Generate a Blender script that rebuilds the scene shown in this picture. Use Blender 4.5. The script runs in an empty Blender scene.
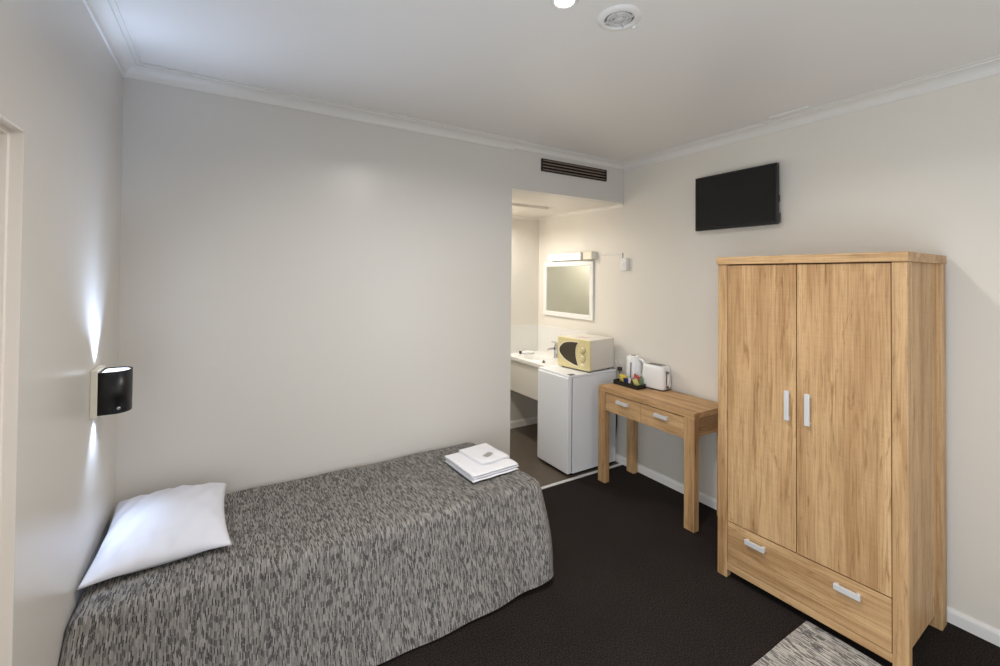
import bpy, bmesh, math, random
from mathutils import Vector, Matrix
random.seed(7)
S = bpy.context.scene
PI = math.pi

# ---------------------------------------------------------------- camera
W, D, D2, L, ZC, ZB, ENDX, FARY = 3.086, 2.846, 2.850, -0.4595, 2.74, 2.381, 1.855, 4.15
FRONTY = -1.5
yaw, pitch, roll = math.radians(31.618), math.radians(0.754), math.radians(0.497)
F = Vector((math.sin(yaw)*math.cos(pitch), math.cos(yaw)*math.cos(pitch), math.sin(pitch)))
R0 = Vector((math.cos(yaw), -math.sin(yaw), 0)); U0 = R0.cross(F)
R1 = math.cos(roll)*R0+math.sin(roll)*U0; U1 = -math.sin(roll)*R0+math.cos(roll)*U0
cd = bpy.data.cameras.new('camera'); cam = bpy.data.objects.new('camera', cd); S.collection.objects.link(cam)
cd.sensor_width = 36; cd.lens = 36*0.44069; cd.shift_y = -0.0625; cd.clip_start = 0.05
cam.matrix_world = Matrix(((R1.x, U1.x, -F.x, 0), (R1.y, U1.y, -F.y, 0), (R1.z, U1.z, -F.z, 1.7), (0, 0, 0, 1)))
S.camera = cam

# ---------------------------------------------------------------- world, lights, exposure
wd = bpy.data.worlds.new('world'); S.world = wd; wd.use_nodes = True
wd.node_tree.nodes['Background'].inputs[0].default_value = (0.75, 0.86, 1.0, 1)
wd.node_tree.nodes['Background'].inputs[1].default_value = 1.0
S.view_settings.view_transform = 'Standard'
S.view_settings.look = 'None'
S.view_settings.gamma = 1.0
S.view_settings.use_curve_mapping = False
S.view_settings.exposure = 0.06

def area(name, loc, direction, sx, sy, power, col, spread=180):
    l = bpy.data.lights.new(name, 'AREA'); l.shape = 'RECTANGLE'; l.size = sx; l.size_y = sy
    l.energy = power; l.color = col; l.spread = math.radians(spread)
    o = bpy.data.objects.new(name, l); S.collection.objects.link(o); o.location = loc
    o.rotation_euler = Vector(direction).to_track_quat('-Z', 'Y').to_euler()
    return o
def disc(name, loc, power, col, size=0.16, spread=160):
    l = bpy.data.lights.new(name, 'AREA'); l.shape = 'DISK'; l.size = size; l.energy = power; l.color = col
    l.spread = math.radians(spread)
    o = bpy.data.objects.new(name, l); S.collection.objects.link(o); o.location = loc
    return o
def spot(name, loc, direction, power, col, ang, blend, rad=0.01):
    l = bpy.data.lights.new(name, 'SPOT'); l.energy = power; l.color = col; l.spot_size = math.radians(ang)
    l.spot_blend = blend; l.shadow_soft_size = rad
    o = bpy.data.objects.new(name, l); S.collection.objects.link(o); o.location = loc
    o.rotation_euler = Vector(direction).to_track_quat('-Z', 'Y').to_euler()
    return o
# daylight from unseen windows placed for their light: a wide one in the left wall beside the photographer, a tall narrow one in the wall behind
DAY = (0.84, 0.92, 1.0)
area('unseen_window_daylight', (L-0.06, -0.13, 1.15), (1, 0.12, 0.0), 1.6, 1.7, 44, DAY)
area('unseen_slit_daylight', (2.44, FRONTY-0.05, 1.25), (0, 1, 0), 0.32, 2.1, 10, (0.86, 0.93, 1.0))
# recessed ceiling lamps (one in view, the others behind the photographer)
WARM = (1.0, 0.95, 0.89)
disc('downlight_glow', (1.06, 1.276, ZC-0.018), 24, WARM)
disc('downlight_glow', (1.06, -0.5, ZC-0.018), 14.5, WARM)
# added fill light under the alcove ceiling, out of view behind the end of the bed wall
disc('alcove_fill_glow', (2.18, 3.93, ZB-0.012), 15, (1.0, 0.96, 0.89))

# ---------------------------------------------------------------- helpers
def srgb(r, g, b):
    f = lambda c: (c/255/12.92) if c/255 <= 0.04045 else ((c/255+0.055)/1.055)**2.4
    return (f(r), f(g), f(b), 1)

class MB:
    def __init__(self): self.bm = bmesh.new()
    def _merge(self, t, mat=None, smooth=False):
        if mat is not None: bmesh.ops.transform(t, matrix=mat, verts=t.verts)
        me = bpy.data.meshes.new('tmp')
        for f in t.faces: f.smooth = smooth
        t.to_mesh(me); t.free(); self.bm.from_mesh(me); bpy.data.meshes.remove(me); return self
    def box(self, x0, x1, y0, y1, z0, z1, bev=0.0, seg=2, mat=None):
        t = bmesh.new(); bmesh.ops.create_cube(t, size=1)
        for v in t.verts:
            v.co = Vector((x0 if v.co.x < 0 else x1, y0 if v.co.y < 0 else y1, z0 if v.co.z < 0 else z1))
        if bev > 0: bmesh.ops.bevel(t, geom=t.edges[:], offset=bev, segments=seg, affect='EDGES', profile=0.5)
        return self._merge(t, mat)
    def lathe(self, prof, center=(0, 0, 0), axis=(0, 0, 1), n=32, cap=True):
        # prof: list of (radius, height along axis)
        t = bmesh.new(); rings = []
        for r, h in prof:
            if r < 1e-6: rings.append([t.verts.new((0, 0, h))])
            else: rings.append([t.verts.new((r*math.cos(2*PI*k/n), r*math.sin(2*PI*k/n), h)) for k in range(n)])
        for a, b in zip(rings, rings[1:]):
            if len(a) == 1 and len(b) == 1: continue
            for k in range(n):
                k2 = (k+1) % n
                if len(a) == 1: t.faces.new((a[0], b[k2], b[k]))
                elif len(b) == 1: t.faces.new((a[k], a[k2], b[0]))
                else: t.faces.new((a[k], a[k2], b[k2], b[k]))
        if cap:
            if len(rings[0]) > 1: t.faces.new(rings[0][::-1])
            if len(rings[-1]) > 1: t.faces.new(rings[-1])
        bmesh.ops.recalc_face_normals(t, faces=t.faces[:])
        q = Vector((0, 0, 1)).rotation_difference(Vector(axis)).to_matrix().to_4x4()
        return self._merge(t, Matrix.Translation(center) @ q, True)
    def tube(self, pts, r, n=10):
        t = bmesh.new(); pts = [Vector(p) for p in pts]; rings = []; up = None
        for i, p in enumerate(pts):
            d = (pts[min(i+1, len(pts)-1)]-pts[max(i-1, 0)]).normalized()
            if up is None: up = Vector((0, 0, 1)) if abs(d.z) < 0.9 else Vector((1, 0, 0))
            a = d.cross(up).normalized(); b = d.cross(a).normalized(); up = -b if b.dot(up) < 0 else b
            rr = r[i] if isinstance(r, (list, tuple)) else r
            rings.append([t.verts.new(p+rr*(math.cos(2*PI*k/n)*a+math.sin(2*PI*k/n)*b)) for k in range(n)])
        for a, b in zip(rings, rings[1:]):
            for k in range(n): t.faces.new((a[k], a[(k+1) % n], b[(k+1) % n], b[k]))
        t.faces.new(rings[0][::-1]); t.faces.new(rings[-1])
        bmesh.ops.recalc_face_normals(t, faces=t.faces[:])
        return self._merge(t, None, True)
    def prism(self, outline, z0, z1, mat=None, smooth=False, bev=0):
        t = bmesh.new()
        a = [t.verts.new((x, y, z0)) for x, y in outline]; b = [t.verts.new((x, y, z1)) for x, y in outline]
        n = len(a); t.faces.new(a[::-1]); top = t.faces.new(b)
        for k in range(n): t.faces.new((a[k], a[(k+1) % n], b[(k+1) % n], b[k]))
        bmesh.ops.recalc_face_normals(t, faces=t.faces[:])
        if bev: bmesh.ops.bevel(t, geom=[e for e in t.edges if abs(e.verts[0].co.z-e.verts[1].co.z) < 1e-6], offset=bev, segments=3, affect='EDGES', profile=0.5)
        return self._merge(t, mat, smooth)
    def grid(self, fn, nu, nv, uvfn=None, smooth=True):
        t = bmesh.new()
        g = [[t.verts.new(fn(i/nu, j/nv)) for j in range(nv+1)] for i in range(nu+1)]
        for i in range(nu):
            for j in range(nv): t.faces.new((g[i][j], g[i+1][j], g[i+1][j+1], g[i][j+1]))
        return self._merge(t, None, smooth)
    def sweep(self, path, prof, closed_prof=True):
        # path: 2-D points, room on the LEFT of the travel direction; prof: (out, z)
        n = len(path); offs = []
        for i in range(n):
            p = Vector(path[i])
            d0 = (p-Vector(path[i-1])).normalized() if i > 0 else None
            d1 = (Vector(path[i+1])-p).normalized() if i < n-1 else None
            n0 = Vector((-d0.y, d0.x)) if d0 else None; n1 = Vector((-d1.y, d1.x)) if d1 else None
            if n0 is None: m = n1
            elif n1 is None: m = n0
            else: m = (n0+n1)/(1+n0.dot(n1))
            offs.append((p, m))
        t = bmesh.new(); rings = []
        for p, m in offs:
            rings.append([t.verts.new((p.x+m.x*o, p.y+m.y*o, z)) for o, z in prof])
        k = len(prof)
        for a, b in zip(rings, rings[1:]):
            for j in range(k): t.faces.new((a[j], a[(j+1) % k], b[(j+1) % k], b[j]))
        t.faces.new(rings[0]); t.faces.new(rings[-1][::-1])
        bmesh.ops.recalc_face_normals(t, faces=t.faces[:])
        return self._merge(t)
    def build(self, name, mat, parent=None, loc=None, rot=None, subsurf=0):
        me = bpy.data.meshes.new(name); self.bm.to_mesh(me); self.bm.free()
        o = bpy.data.objects.new(name, me); S.collection.objects.link(o); me.materials.append(mat)
        if parent: o.parent = parent
        if loc: o.location = loc
        if rot: o.rotation_euler = rot
        if subsurf:
            m = o.modifiers.new('s', 'SUBSURF'); m.levels = subsurf; m.render_levels = subsurf
        return o

def tag(o, label, cat, group=None):
    o['label'] = label; o['category'] = cat
    if group: o['group'] = group
    return o
def thing(name, label, cat, loc, rz=0, group=None):
    o = bpy.data.objects.new(name, None); S.collection.objects.link(o); o.location = loc; o.rotation_euler = (0, 0, rz)
    o.empty_display_size = 0.05
    return tag(o, label, cat, group)
def struct(name, mb, mat, parent=None):
    o = mb.build(name, mat, parent)
    if not parent: o['kind'] = 'structure'
    return o

# ---------------------------------------------------------------- materials
def nt(name):
    m = bpy.data.materials.new(name); m.use_nodes = True
    return m, m.node_tree.nodes, m.node_tree.links, m.node_tree.nodes['Principled BSDF']
def plain(name, col, rough=0.5, metal=0.0, bump=0.0, bscale=200, spec=0.5, emit=None, estr=0, var=0.0, vscale=8):
    m, N, K, B = nt(name)
    B.inputs['Base Color'].default_value = col; B.inputs['Roughness'].default_value = rough
    B.inputs['Metallic'].default_value = metal; B.inputs['Specular IOR Level'].default_value = spec
    if emit: B.inputs['Emission Color'].default_value = emit; B.inputs['Emission Strength'].default_value = estr
    if bump or var:
        tc = N.new('ShaderNodeTexCoord')
    if bump:
        no = N.new('ShaderNodeTexNoise'); no.inputs['Scale'].default_value = bscale; no.inputs['Detail'].default_value = 3
        K.new(tc.outputs['Object'], no.inputs['Vector'])
        bp = N.new('ShaderNodeBump'); bp.inputs['Strength'].default_value = bump; bp.inputs['Distance'].default_value = 0.002
        K.new(no.outputs['Fac'], bp.inputs['Height']); K.new(bp.outputs['Normal'], B.inputs['Normal'])
    if var:
        n2 = N.new('ShaderNodeTexNoise'); n2.inputs['Scale'].default_value = vscale; n2.inputs['Detail'].default_value = 2
        K.new(tc.outputs['Object'], n2.inputs['Vector'])
        mx = N.new('ShaderNodeMixRGB'); mx.inputs[1].default_value = [c*(1-var) for c in col[:3]]+[1]
        mx.inputs[2].default_value = [min(1, c*(1+var)) for c in col[:3]]+[1]
        K.new(n2.outputs['Fac'], mx.inputs[0]); K.new(mx.outputs[0], B.inputs['Base Color'])
    return m

def wood(name, axis, seed=0.0):
    m, N, K, B = nt(name)
    tc = N.new('ShaderNodeTexCoord')
    def mapped(along, across, off):
        mp = N.new('ShaderNodeMapping'); s = [across]*3; s[axis] = along
        mp.inputs['Scale'].default_value = s; mp.inputs['Location'].default_value = (off, off*1.7, off*0.6)
        K.new(tc.outputs['Object'], mp.inputs['Vector']); return mp
    def noise(along, across, off, detail=4, dist=0.0, rough=0.55):
        no = N.new('ShaderNodeTexNoise'); no.inputs['Scale'].default_value = 1.0; no.inputs['Detail'].default_value = detail
        no.inputs['Distortion'].default_value = dist; no.inputs['Roughness'].default_value = rough
        K.new(mapped(along, across, off).outputs[0], no.inputs['Vector']); return no
    broad = noise(0.9, 13, seed, 3, 0.6)
    fine = noise(4.0, 150, seed+3, 4, 0.2)
    fleck = noise(3.2, 34, seed+7, 4, 1.6)
    r1 = N.new('ShaderNodeValToRGB'); e = r1.color_ramp.elements
    e[0].position = 0.32; e[0].color = srgb(174, 135, 93); e[1].position = 0.68; e[1].color = srgb(211, 175, 130)
    K.new(broad.outputs['Fac'], r1.inputs[0])
    r2 = N.new('ShaderNodeValToRGB'); e = r2.color_ramp.elements
    e[0].position = 0.33; e[0].color = (0.66, 0.62, 0.56, 1); e[1].position = 0.56; e[1].color = (1.04, 1.03, 1.02, 1)
    K.new(fine.outputs['Fac'], r2.inputs[0])
    r3 = N.new('ShaderNodeValToRGB'); e = r3.color_ramp.elements
    e[0].position = 0.29; e[0].color = (0.62, 0.52, 0.40, 1); e[1].position = 0.43; e[1].color = (1, 1, 1, 1)
    K.new(fleck.outputs['Fac'], r3.inputs[0])
    m1 = N.new('ShaderNodeMixRGB'); m1.blend_type = 'MULTIPLY'; m1.inputs[0].default_value = 0.75
    K.new(r1.outputs[0], m1.inputs[1]); K.new(r2.outputs[0], m1.inputs[2])
    m2 = N.new('ShaderNodeMixRGB'); m2.blend_type = 'MULTIPLY'; m2.inputs[0].default_value = 0.7
    K.new(m1.outputs[0], m2.inputs[1]); K.new(r3.outputs[0], m2.inputs[2])
    knot = noise(2.6, 20, seed+13, 3, 2.6, 0.6)
    r4 = N.new('ShaderNodeValToRGB'); e = r4.color_ramp.elements
    e[0].position = 0.60; e[0].color = (1, 1, 1, 1); e[1].position = 0.72; e[1].color = (0.60, 0.50, 0.39, 1)
    K.new(knot.outputs['Fac'], r4.inputs[0])
    saw = noise(160, 9, seed+19, 2, 0.0)
    r5 = N.new('ShaderNodeValToRGB'); e = r5.color_ramp.elements
    e[0].position = 0.35; e[0].color = (0.90, 0.89, 0.88, 1); e[1].position = 0.65; e[1].color = (1.05, 1.05, 1.05, 1)
    K.new(saw.outputs['Fac'], r5.inputs[0])
    m3 = N.new('ShaderNodeMixRGB'); m3.blend_type = 'MULTIPLY'; m3.inputs[0].default_value = 0.8
    K.new(m2.outputs[0], m3.inputs[1]); K.new(r4.outputs[0], m3.inputs[2])
    m4 = N.new('ShaderNodeMixRGB'); m4.blend_type = 'MULTIPLY'; m4.inputs[0].default_value = 0.38
    K.new(m3.outputs[0], m4.inputs[1]); K.new(r5.outputs[0], m4.inputs[2])
    K.new(m4.outputs[0], B.inputs['Base Color'])
    B.inputs['Roughness'].default_value = 0.5; B.inputs['Specular IOR Level'].default_value = 0.35
    bp = N.new('ShaderNodeBump'); bp.inputs['Strength'].default_value = 0.12; bp.inputs['Distance'].default_value = 0.001
    K.new(fine.outputs['Fac'], bp.inputs['Height']); K.new(bp.outputs['Normal'], B.inputs['Normal'])
    return m

def dashes(name, col_w, row_l, cols, uv=True, swap=False, rough=0.9, ground=(0.3, 0.28, 0.25, 1)):
    """woven cloth of short random dashes: columns across, dashes along"""
    m, N, K, B = nt(name)
    tc = N.new('ShaderNodeTexCoord'); sp = N.new('ShaderNodeSeparateXYZ')
    src = tc.outputs['UV'] if uv else tc.outputs['Object']
    wn = N.new('ShaderNodeTexNoise'); wn.inputs['Scale'].default_value = 22; wn.inputs['Detail'].default_value = 2
    K.new(src, wn.inputs['Vector'])
    vm = N.new('ShaderNodeVectorMath'); vm.operation = 'MULTIPLY_ADD'; vm.inputs[1].default_value = (0.008, 0.008, 0); 
    K.new(wn.outputs['Color'], vm.inputs[0]); K.new(src, vm.inputs[2])
    K.new(vm.outputs[0], sp.inputs[0])
    a, b = (sp.outputs[1], sp.outputs[0]) if swap else (sp.outputs[0], sp.outputs[1])
    def M(op, x, y=None):
        n = N.new('ShaderNodeMath'); n.operation = op
        for i, v in enumerate((x, y)):
            if v is None: continue
            if isinstance(v, (int, float)): n.inputs[i].default_value = v
            else: K.new(v, n.inputs[i])
        return n.outputs[0]
    ci = M('FLOOR', M('DIVIDE', a, col_w))
    w1 = N.new('ShaderNodeTexWhiteNoise'); w1.noise_dimensions = '1D'; K.new(ci, w1.inputs['W'])
    rl = M('MULTIPLY_ADD', w1.outputs['Value'], 7.3)
    rr = M('ADD', M('DIVIDE', b, row_l), M('MULTIPLY', w1.outputs['Value'], 7.3))
    ri = M('FLOOR', rr)
    cb = N.new('ShaderNodeCombineXYZ'); K.new(ci, cb.inputs[0]); K.new(ri, cb.inputs[1])
    w2 = N.new('ShaderNodeTexWhiteNoise'); w2.noise_dimensions = '2D'; K.new(cb.outputs[0], w2.inputs['Vector'])
    rp = N.new('ShaderNodeValToRGB'); rp.color_ramp.interpolation = 'LINEAR'
    while len(rp.color_ramp.elements) < len(cols): rp.color_ramp.elements.new(0.5)
    for el, (p, c) in zip(rp.color_ramp.elements, cols): el.position = p; el.color = c
    K.new(w2.outputs['Value'], rp.inputs[0])
    fu = M('ABSOLUTE', M('SUBTRACT', M('FRACT', M('DIVIDE', a, col_w)), 0.5))
    fv = M('ABSOLUTE', M('SUBTRACT', M('FRACT', rr), 0.5))
    mu = N.new('ShaderNodeMapRange'); mu.inputs[1].default_value = 0.30; mu.inputs[2].default_value = 0.48; mu.inputs[3].default_value = 1; mu.inputs[4].default_value = 0
    mv = N.new('ShaderNodeMapRange'); mv.inputs[1].default_value = 0.38; mv.inputs[2].default_value = 0.48; mv.inputs[3].default_value = 1; mv.inputs[4].default_value = 0
    K.new(fu, mu.inputs[0]); K.new(fv, mv.inputs[0])
    mg = N.new('ShaderNodeMixRGB'); mg.inputs[1].default_value = ground
    K.new(M('MULTIPLY', mu.outputs[0], mv.outputs[0]), mg.inputs[0]); K.new(rp.outputs[0], mg.inputs[2])
    K.new(mg.outputs[0], B.inputs['Base Color'])
    B.inputs['Roughness'].default_value = rough; B.inputs['Specular IOR Level'].default_value = 0.2
    bp = N.new('ShaderNodeBump'); bp.inputs['Strength'].default_value = 0.35; bp.inputs['Distance'].default_value = 0.002
    K.new(w2.outputs['Value'], bp.inputs['Height']); K.new(bp.outputs['Normal'], B.inputs['Normal'])
    return m

def carpet(name):
    m, N, K, B = nt(name)
    tc = N.new('ShaderNodeTexCoord')
    n1 = N.new('ShaderNodeTexNoise'); n1.inputs['Scale'].default_value = 170; n1.inputs['Detail'].default_value = 4
    n2 = N.new('ShaderNodeTexNoise'); n2.inputs['Scale'].default_value = 3; n2.inputs['Detail'].default_value = 3
    for n in (n1, n2): K.new(tc.outputs['Object'], n.inputs['Vector'])
    r = N.new('ShaderNodeValToRGB'); e = r.color_ramp.elements
    e[0].position = 0.36; e[0].color = srgb(19, 16, 16); e[1].position = 0.66; e[1].color = srgb(58, 51, 48)
    K.new(n1.outputs['Fac'], r.inputs[0])
    mx = N.new('ShaderNodeMixRGB'); mx.blend_type = 'MULTIPLY'; mx.inputs[0].default_value = 0.5
    r2 = N.new('ShaderNodeValToRGB'); r2.color_ramp.elements[0].color = (0.7, 0.7, 0.7, 1); r2.color_ramp.elements[0].position = 0.3
    r2.color_ramp.elements[1].position = 0.7
    K.new(n2.outputs['Fac'], r2.inputs[0]); K.new(r.outputs[0], mx.inputs[1]); K.new(r2.outputs[0], mx.inputs[2])
    K.new(mx.outputs[0], B.inputs['Base Color'])
    B.inputs['Roughness'].default_value = 1.0; B.inputs['Specular IOR Level'].default_value = 0.1
    bp = N.new('ShaderNodeBump'); bp.inputs['Strength'].default_value = 0.8; bp.inputs['Distance'].default_value = 0.004
    K.new(n1.outputs['Fac'], bp.inputs['Height']); K.new(bp.outputs['Normal'], B.inputs['Normal'])
    return m

PAINT = plain('wall_paint', srgb(214, 210, 204), 0.30, bump=0.03, bscale=30, spec=0.5)
PAINTL = PAINT
PAINTR = plain('right_wall_paint', srgb(225, 219, 209), 0.32, bump=0.04, bscale=45, spec=0.4)
CEIL = plain('ceiling_paint', srgb(232, 229, 225), 0.34, bump=0.04, bscale=40, spec=0.4)
TRIM = plain('white_trim', srgb(232, 230, 226), 0.4, bump=0.03, bscale=40)
CREAMTRIM = plain('cream_gloss', srgb(246, 240, 233), 0.35)
CARPET = carpet('charcoal_carpet')
VINYL = plain('brown_vinyl', srgb(84, 74, 63), 0.45, bump=0.05, bscale=90, var=0.18, vscale=14)
ALU = plain('brushed_aluminium', srgb(214, 214, 214), 0.42, metal=0.2, bump=0.03, bscale=300)
CHROME = plain('chrome', srgb(190, 190, 190), 0.18, metal=1.0)
WZ = wood('oak_vertical_grain', 2); WZ2 = wood('oak_vertical_grain_b', 2, 11.3); WZ3 = wood('oak_vertical_grain_c', 2, 23.7)
WY = wood('oak_horizontal_grain', 1, 5.1); WY2 = wood('oak_horizontal_grain_b', 1, 17.9); WX = wood('oak_depth_grain', 0, 31.1)
GAP = plain('gap_shade', srgb(38, 27, 18), 0.9)  # near-black stands in for shade in the door and drawer gaps
WHITE = plain('white_plastic', srgb(236, 236, 236), 0.35)
FRW = plain('white_enamel', srgb(234, 236, 240), 0.33)
SEAL = plain('grey_seal', srgb(120, 122, 128), 0.7)
BLACK = plain('black_plastic', srgb(22, 22, 23), 0.35)
BLACKG = plain('black_gloss', srgb(14, 14, 15), 0.12)
SCREEN = plain('screen_glass', srgb(24, 24, 23), 0.22, spec=0.4)
LINEN = plain('white_cotton', srgb(222, 223, 231), 0.85, bump=0.10, bscale=260, spec=0.2)
TOWEL = plain('white_terry', srgb(240, 240, 244), 0.95, bump=0.6, bscale=420, spec=0.1)
BROWNG = plain('dark_brown_grille', srgb(40, 28, 24), 0.5)
MIRROR = plain('mirror_silver', srgb(214, 218, 208), 0.03, metal=1.0)
TUBE = plain('lit_tube_diffuser', (0.9, 0.9, 0.9, 1), 0.4, emit=(1.0, 0.96, 0.90, 1), estr=2.6)
LAMPLIT = plain('lit_downlight_lens', (0.9, 0.9, 0.9, 1), 0.4, emit=(1.0, 0.95, 0.88, 1), estr=6)
LEDLIT = plain('lit_led_lens', (0.9, 0.9, 0.9, 1), 0.4, emit=(0.85, 0.92, 1.0, 1), estr=1.6)
SPREAD = dashes('woven_bedspread', 0.0046, 0.028, [(0.0, srgb(49, 48, 48)), (0.30, srgb(80, 79, 78)), (0.50, srgb(119, 116, 113)), (1.0, srgb(162, 157, 151))], ground=srgb(130, 127, 123))
RUGM = dashes('woven_rug', 0.0052, 0.040, [(0.0, srgb(58, 58, 60)), (0.32, srgb(96, 95, 96)), (0.55, srgb(152, 148, 144)), (1.0, srgb(200, 195, 188))], uv=False, ground=srgb(160, 156, 150))

# ---------------------------------------------------------------- room shell
struct('floor', MB().box(L-0.5, W+0.12, FRONTY-0.15, D+0.005, -0.06, 0), CARPET)
struct('floor_alcove', MB().box(ENDX-0.02, W+0.12, D+0.005, FARY+0.1, -0.06, 0.0), VINYL)
struct('trim_threshold', MB().box(ENDX, W-0.014, D-0.016, D+0.016, 0, 0.006, 0.002), ALU)
struct('ceiling', MB().box(L-0.5, W+0.12, FRONTY-0.15, D2+0.12, ZC, ZC+0.08), CEIL)
# alcove ceiling with a recessed hatch opening
HX0, HX1, HY0, HY1 = 2.10, 2.745, 3.40, 3.54
ac = MB()
ac.box(ENDX, HX0, D2+0.1, FARY, ZB, ZB+0.04); ac.box(HX1, W, D2+0.1, FARY, ZB, ZB+0.04)
ac.box(HX0, HX1, D2+0.1, HY0, ZB, ZB+0.04); ac.box(HX0, HX1, HY1, FARY, ZB, ZB+0.04)
struct('ceiling_alcove', ac, PAINTR)
struct('wall_bulkhead', MB().box(ENDX, W, D2, D2+0.1, ZB, ZC), PAINT)
struct('wall_back', MB().box(L-0.12, ENDX, D, D+0.11, 0, ZC), PAINT)
struct('wall_alcove_left', MB().box(ENDX-0.11, ENDX, D+0.11, FARY, 0, ZC), PAINTR)
struct('wall_alcove_far', MB().box(ENDX-0.11, W+0.12, FARY, FARY+0.1, 0, ZC), PAINTR)
struct('wall_right', MB().box(W, W+0.12, FRONTY, FARY, 0, ZC), PAINTR)
DY0, DY1, DZ = 0.78, 1.63, 2.069
wl = MB(); wl.box(L-0.12, L, DY1, D, 0, ZC); wl.box(L-0.12, L, 0.70, DY0, 0, ZC); wl.box(L-0.12, L, FRONTY, -0.95, 0, ZC); wl.box(L-0.12, L, -0.95, 0.70, 0, 0.30); wl.box(L-0.12, L, -0.95, 0.70, 2.02, ZC); wl.box(L-0.12, L, DY0, DY1, DZ, ZC)
struct('wall_left', wl, PAINTL)
# doorway in the left wall: lining, stop and closed leaf
dr = struct('door_1', MB().box(L-0.105, L-0.068, DY0+0.004, DY1-0.004, 0.006, DZ-0.004, 0.002), CREAMTRIM)
fr = MB()
fr.box(L-0.12, L-0.0005, DY1-0.003, DY1+0.0005, 0, DZ); fr.box(L-0.12, L-0.0005, DY0-0.0005, DY0+0.003, 0, DZ)
fr.box(L-0.12, L-0.0005, DY0, DY1, DZ-0.003, DZ+0.0005)
fr.box(L-0.066, L-0.026, DY1-0.016, DY1-0.002, 0, DZ-0.003, 0.001); fr.box(L-0.066, L-0.026, DY0+0.002, DY0+0.016, 0, DZ-0.003, 0.001)
fr.box(L-0.066, L-0.026, DY0+0.015, DY1-0.015, DZ-0.016, DZ-0.002, 0.001)
fr.build('door_frame', CREAMTRIM, dr)
hd = MB(); hd.lathe([(0.026, 0), (0.026, 0.008), (0.009, 0.01), (0.009, 0.045), (0.0, 0.045)], (L-0.068, DY0+0.09, 1.0), (1, 0, 0), 24)
hd.tube([(L-0.028, DY0+0.09, 1.0), (L-0.026, DY0+0.13, 1.0), (L-0.026, DY0+0.21, 1.0)], 0.009)
hd.build('door_handle', ALU, dr)
# wall behind the photographer with an unseen narrow window, placed for its light
wf = MB(); WX0, WX1, WZ0, WZ1 = 2.27, 2.61, 0.18, 2.32
wf.box(L-0.12, WX0, FRONTY-0.12, FRONTY, 0, ZC); wf.box(WX1, W+0.12, FRONTY-0.12, FRONTY, 0, ZC)
wf.box(WX0, WX1, FRONTY-0.12, FRONTY, 0, WZ0); wf.box(WX0, WX1, FRONTY-0.12, FRONTY, WZ1, ZC)
struct('wall_front', wf, PAINT)
wn = MB()
for q in (-0.95, -0.15, 0.65): wn.box(L-0.05, L-0.01, q, q+0.05, 0.30, 2.02, 0.003)
wn.box(L-0.05, L-0.01, -0.95, 0.70, 0.30, 0.35, 0.003); wn.box(L-0.05, L-0.01, -0.95, 0.70, 1.97, 2.02, 0.003)
struct('window_unseen_1', wn, TRIM)  # frame of the unseen left window, placed to bring in daylight
wn = MB()
for q in (WX0, WX1-0.03): wn.box(q, q+0.03, FRONTY-0.04, FRONTY-0.005, WZ0, WZ1, 0.003)
wn.box(WX0, WX1, FRONTY-0.04, FRONTY-0.005, WZ0, WZ0+0.03, 0.003); wn.box(WX0, WX1, FRONTY-0.04, FRONTY-0.005, WZ1-0.03, WZ1, 0.003)
struct('window_unseen_2', wn, TRIM)
# cornice: one cove moulding round the room
def cove(k):
    p = [(0, ZC), (0, ZC-0.064*k), (0.007*k, ZC-0.064*k), (0.009*k, ZC-0.056*k)]
    for i in range(1, 8):
        a = i/8*PI/2
        p.append(((0.009+0.046*(1-math.cos(a)))*k, ZC-(0.056-0.042*math.sin(a))*k))
    return p+[(0.056*k, ZC-0.013*k), (0.058*k, ZC-0.007*k), (0.076*k, ZC-0.007*k), (0.076*k, ZC)]
CORN = plain('cornice_paint', srgb(226, 223, 218), 0.4, bump=0.03, bscale=40)
struct('trim_cornice', MB().sweep([(ENDX, D+0.09), (ENDX, D), (L, D), (L, FRONTY)], cove(1)), CORN)
struct('trim_cornice_bulkhead', MB().sweep([(W, D2), (ENDX, D2)], cove(0.72)), CORN)
struct('trim_cornice_right', MB().sweep([(W, FRONTY), (W, D2)], cove(1)), CORN)
cov2 = [(0, ZB), (0, ZB-0.03), (0.004, ZB-0.03), (0.008, ZB-0.018), (0.018, ZB-0.008), (0.03, ZB-0.004), (0.03, ZB)]
struct('trim_cornice_alcove', MB().sweep([(W, D2+0.002), (W, FARY), (ENDX, FARY)], [(o*(1.0), z-(0 if o < 0.001 else 0)) for o, z in cov2]), PAINTR)
bb = [(0, 0), (0, 0.07), (0.006, 0.07), (0.013, 0.058), (0.015, 0.05), (0.015, 0)]
struct('baseboard_right', MB().sweep([(W, FRONTY), (W, D2+1.2)], bb), TRIM)
struct('baseboard_alcove', MB().sweep([(W-0.015, FARY), (ENDX, FARY)], [(o, z*1.1) for o, z in bb]), CREAMTRIM)
struct('baseboard_back', MB().sweep([(ENDX, D), (L, D)], bb), TRIM)
struct('baseboard_left', MB().sweep([(L, D-0.015), (L, DY1+0.001)], bb), TRIM)
# splashback above the vanity
sb = MB(); sb.box(W-0.008, W, 3.33, FARY, 0.84, 1.142); sb.box(2.55, W-0.008, FARY-0.008, FARY, 0.84, 1.142)
struct('trim_splashback', sb, plain('white_splash_panel', srgb(228, 226, 221), 0.22))
struct('trim_ceiling_cover', MB().box(2.945, 3.02, 1.275, 1.50, ZC-0.010, ZC, 0.002), TRIM)

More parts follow.
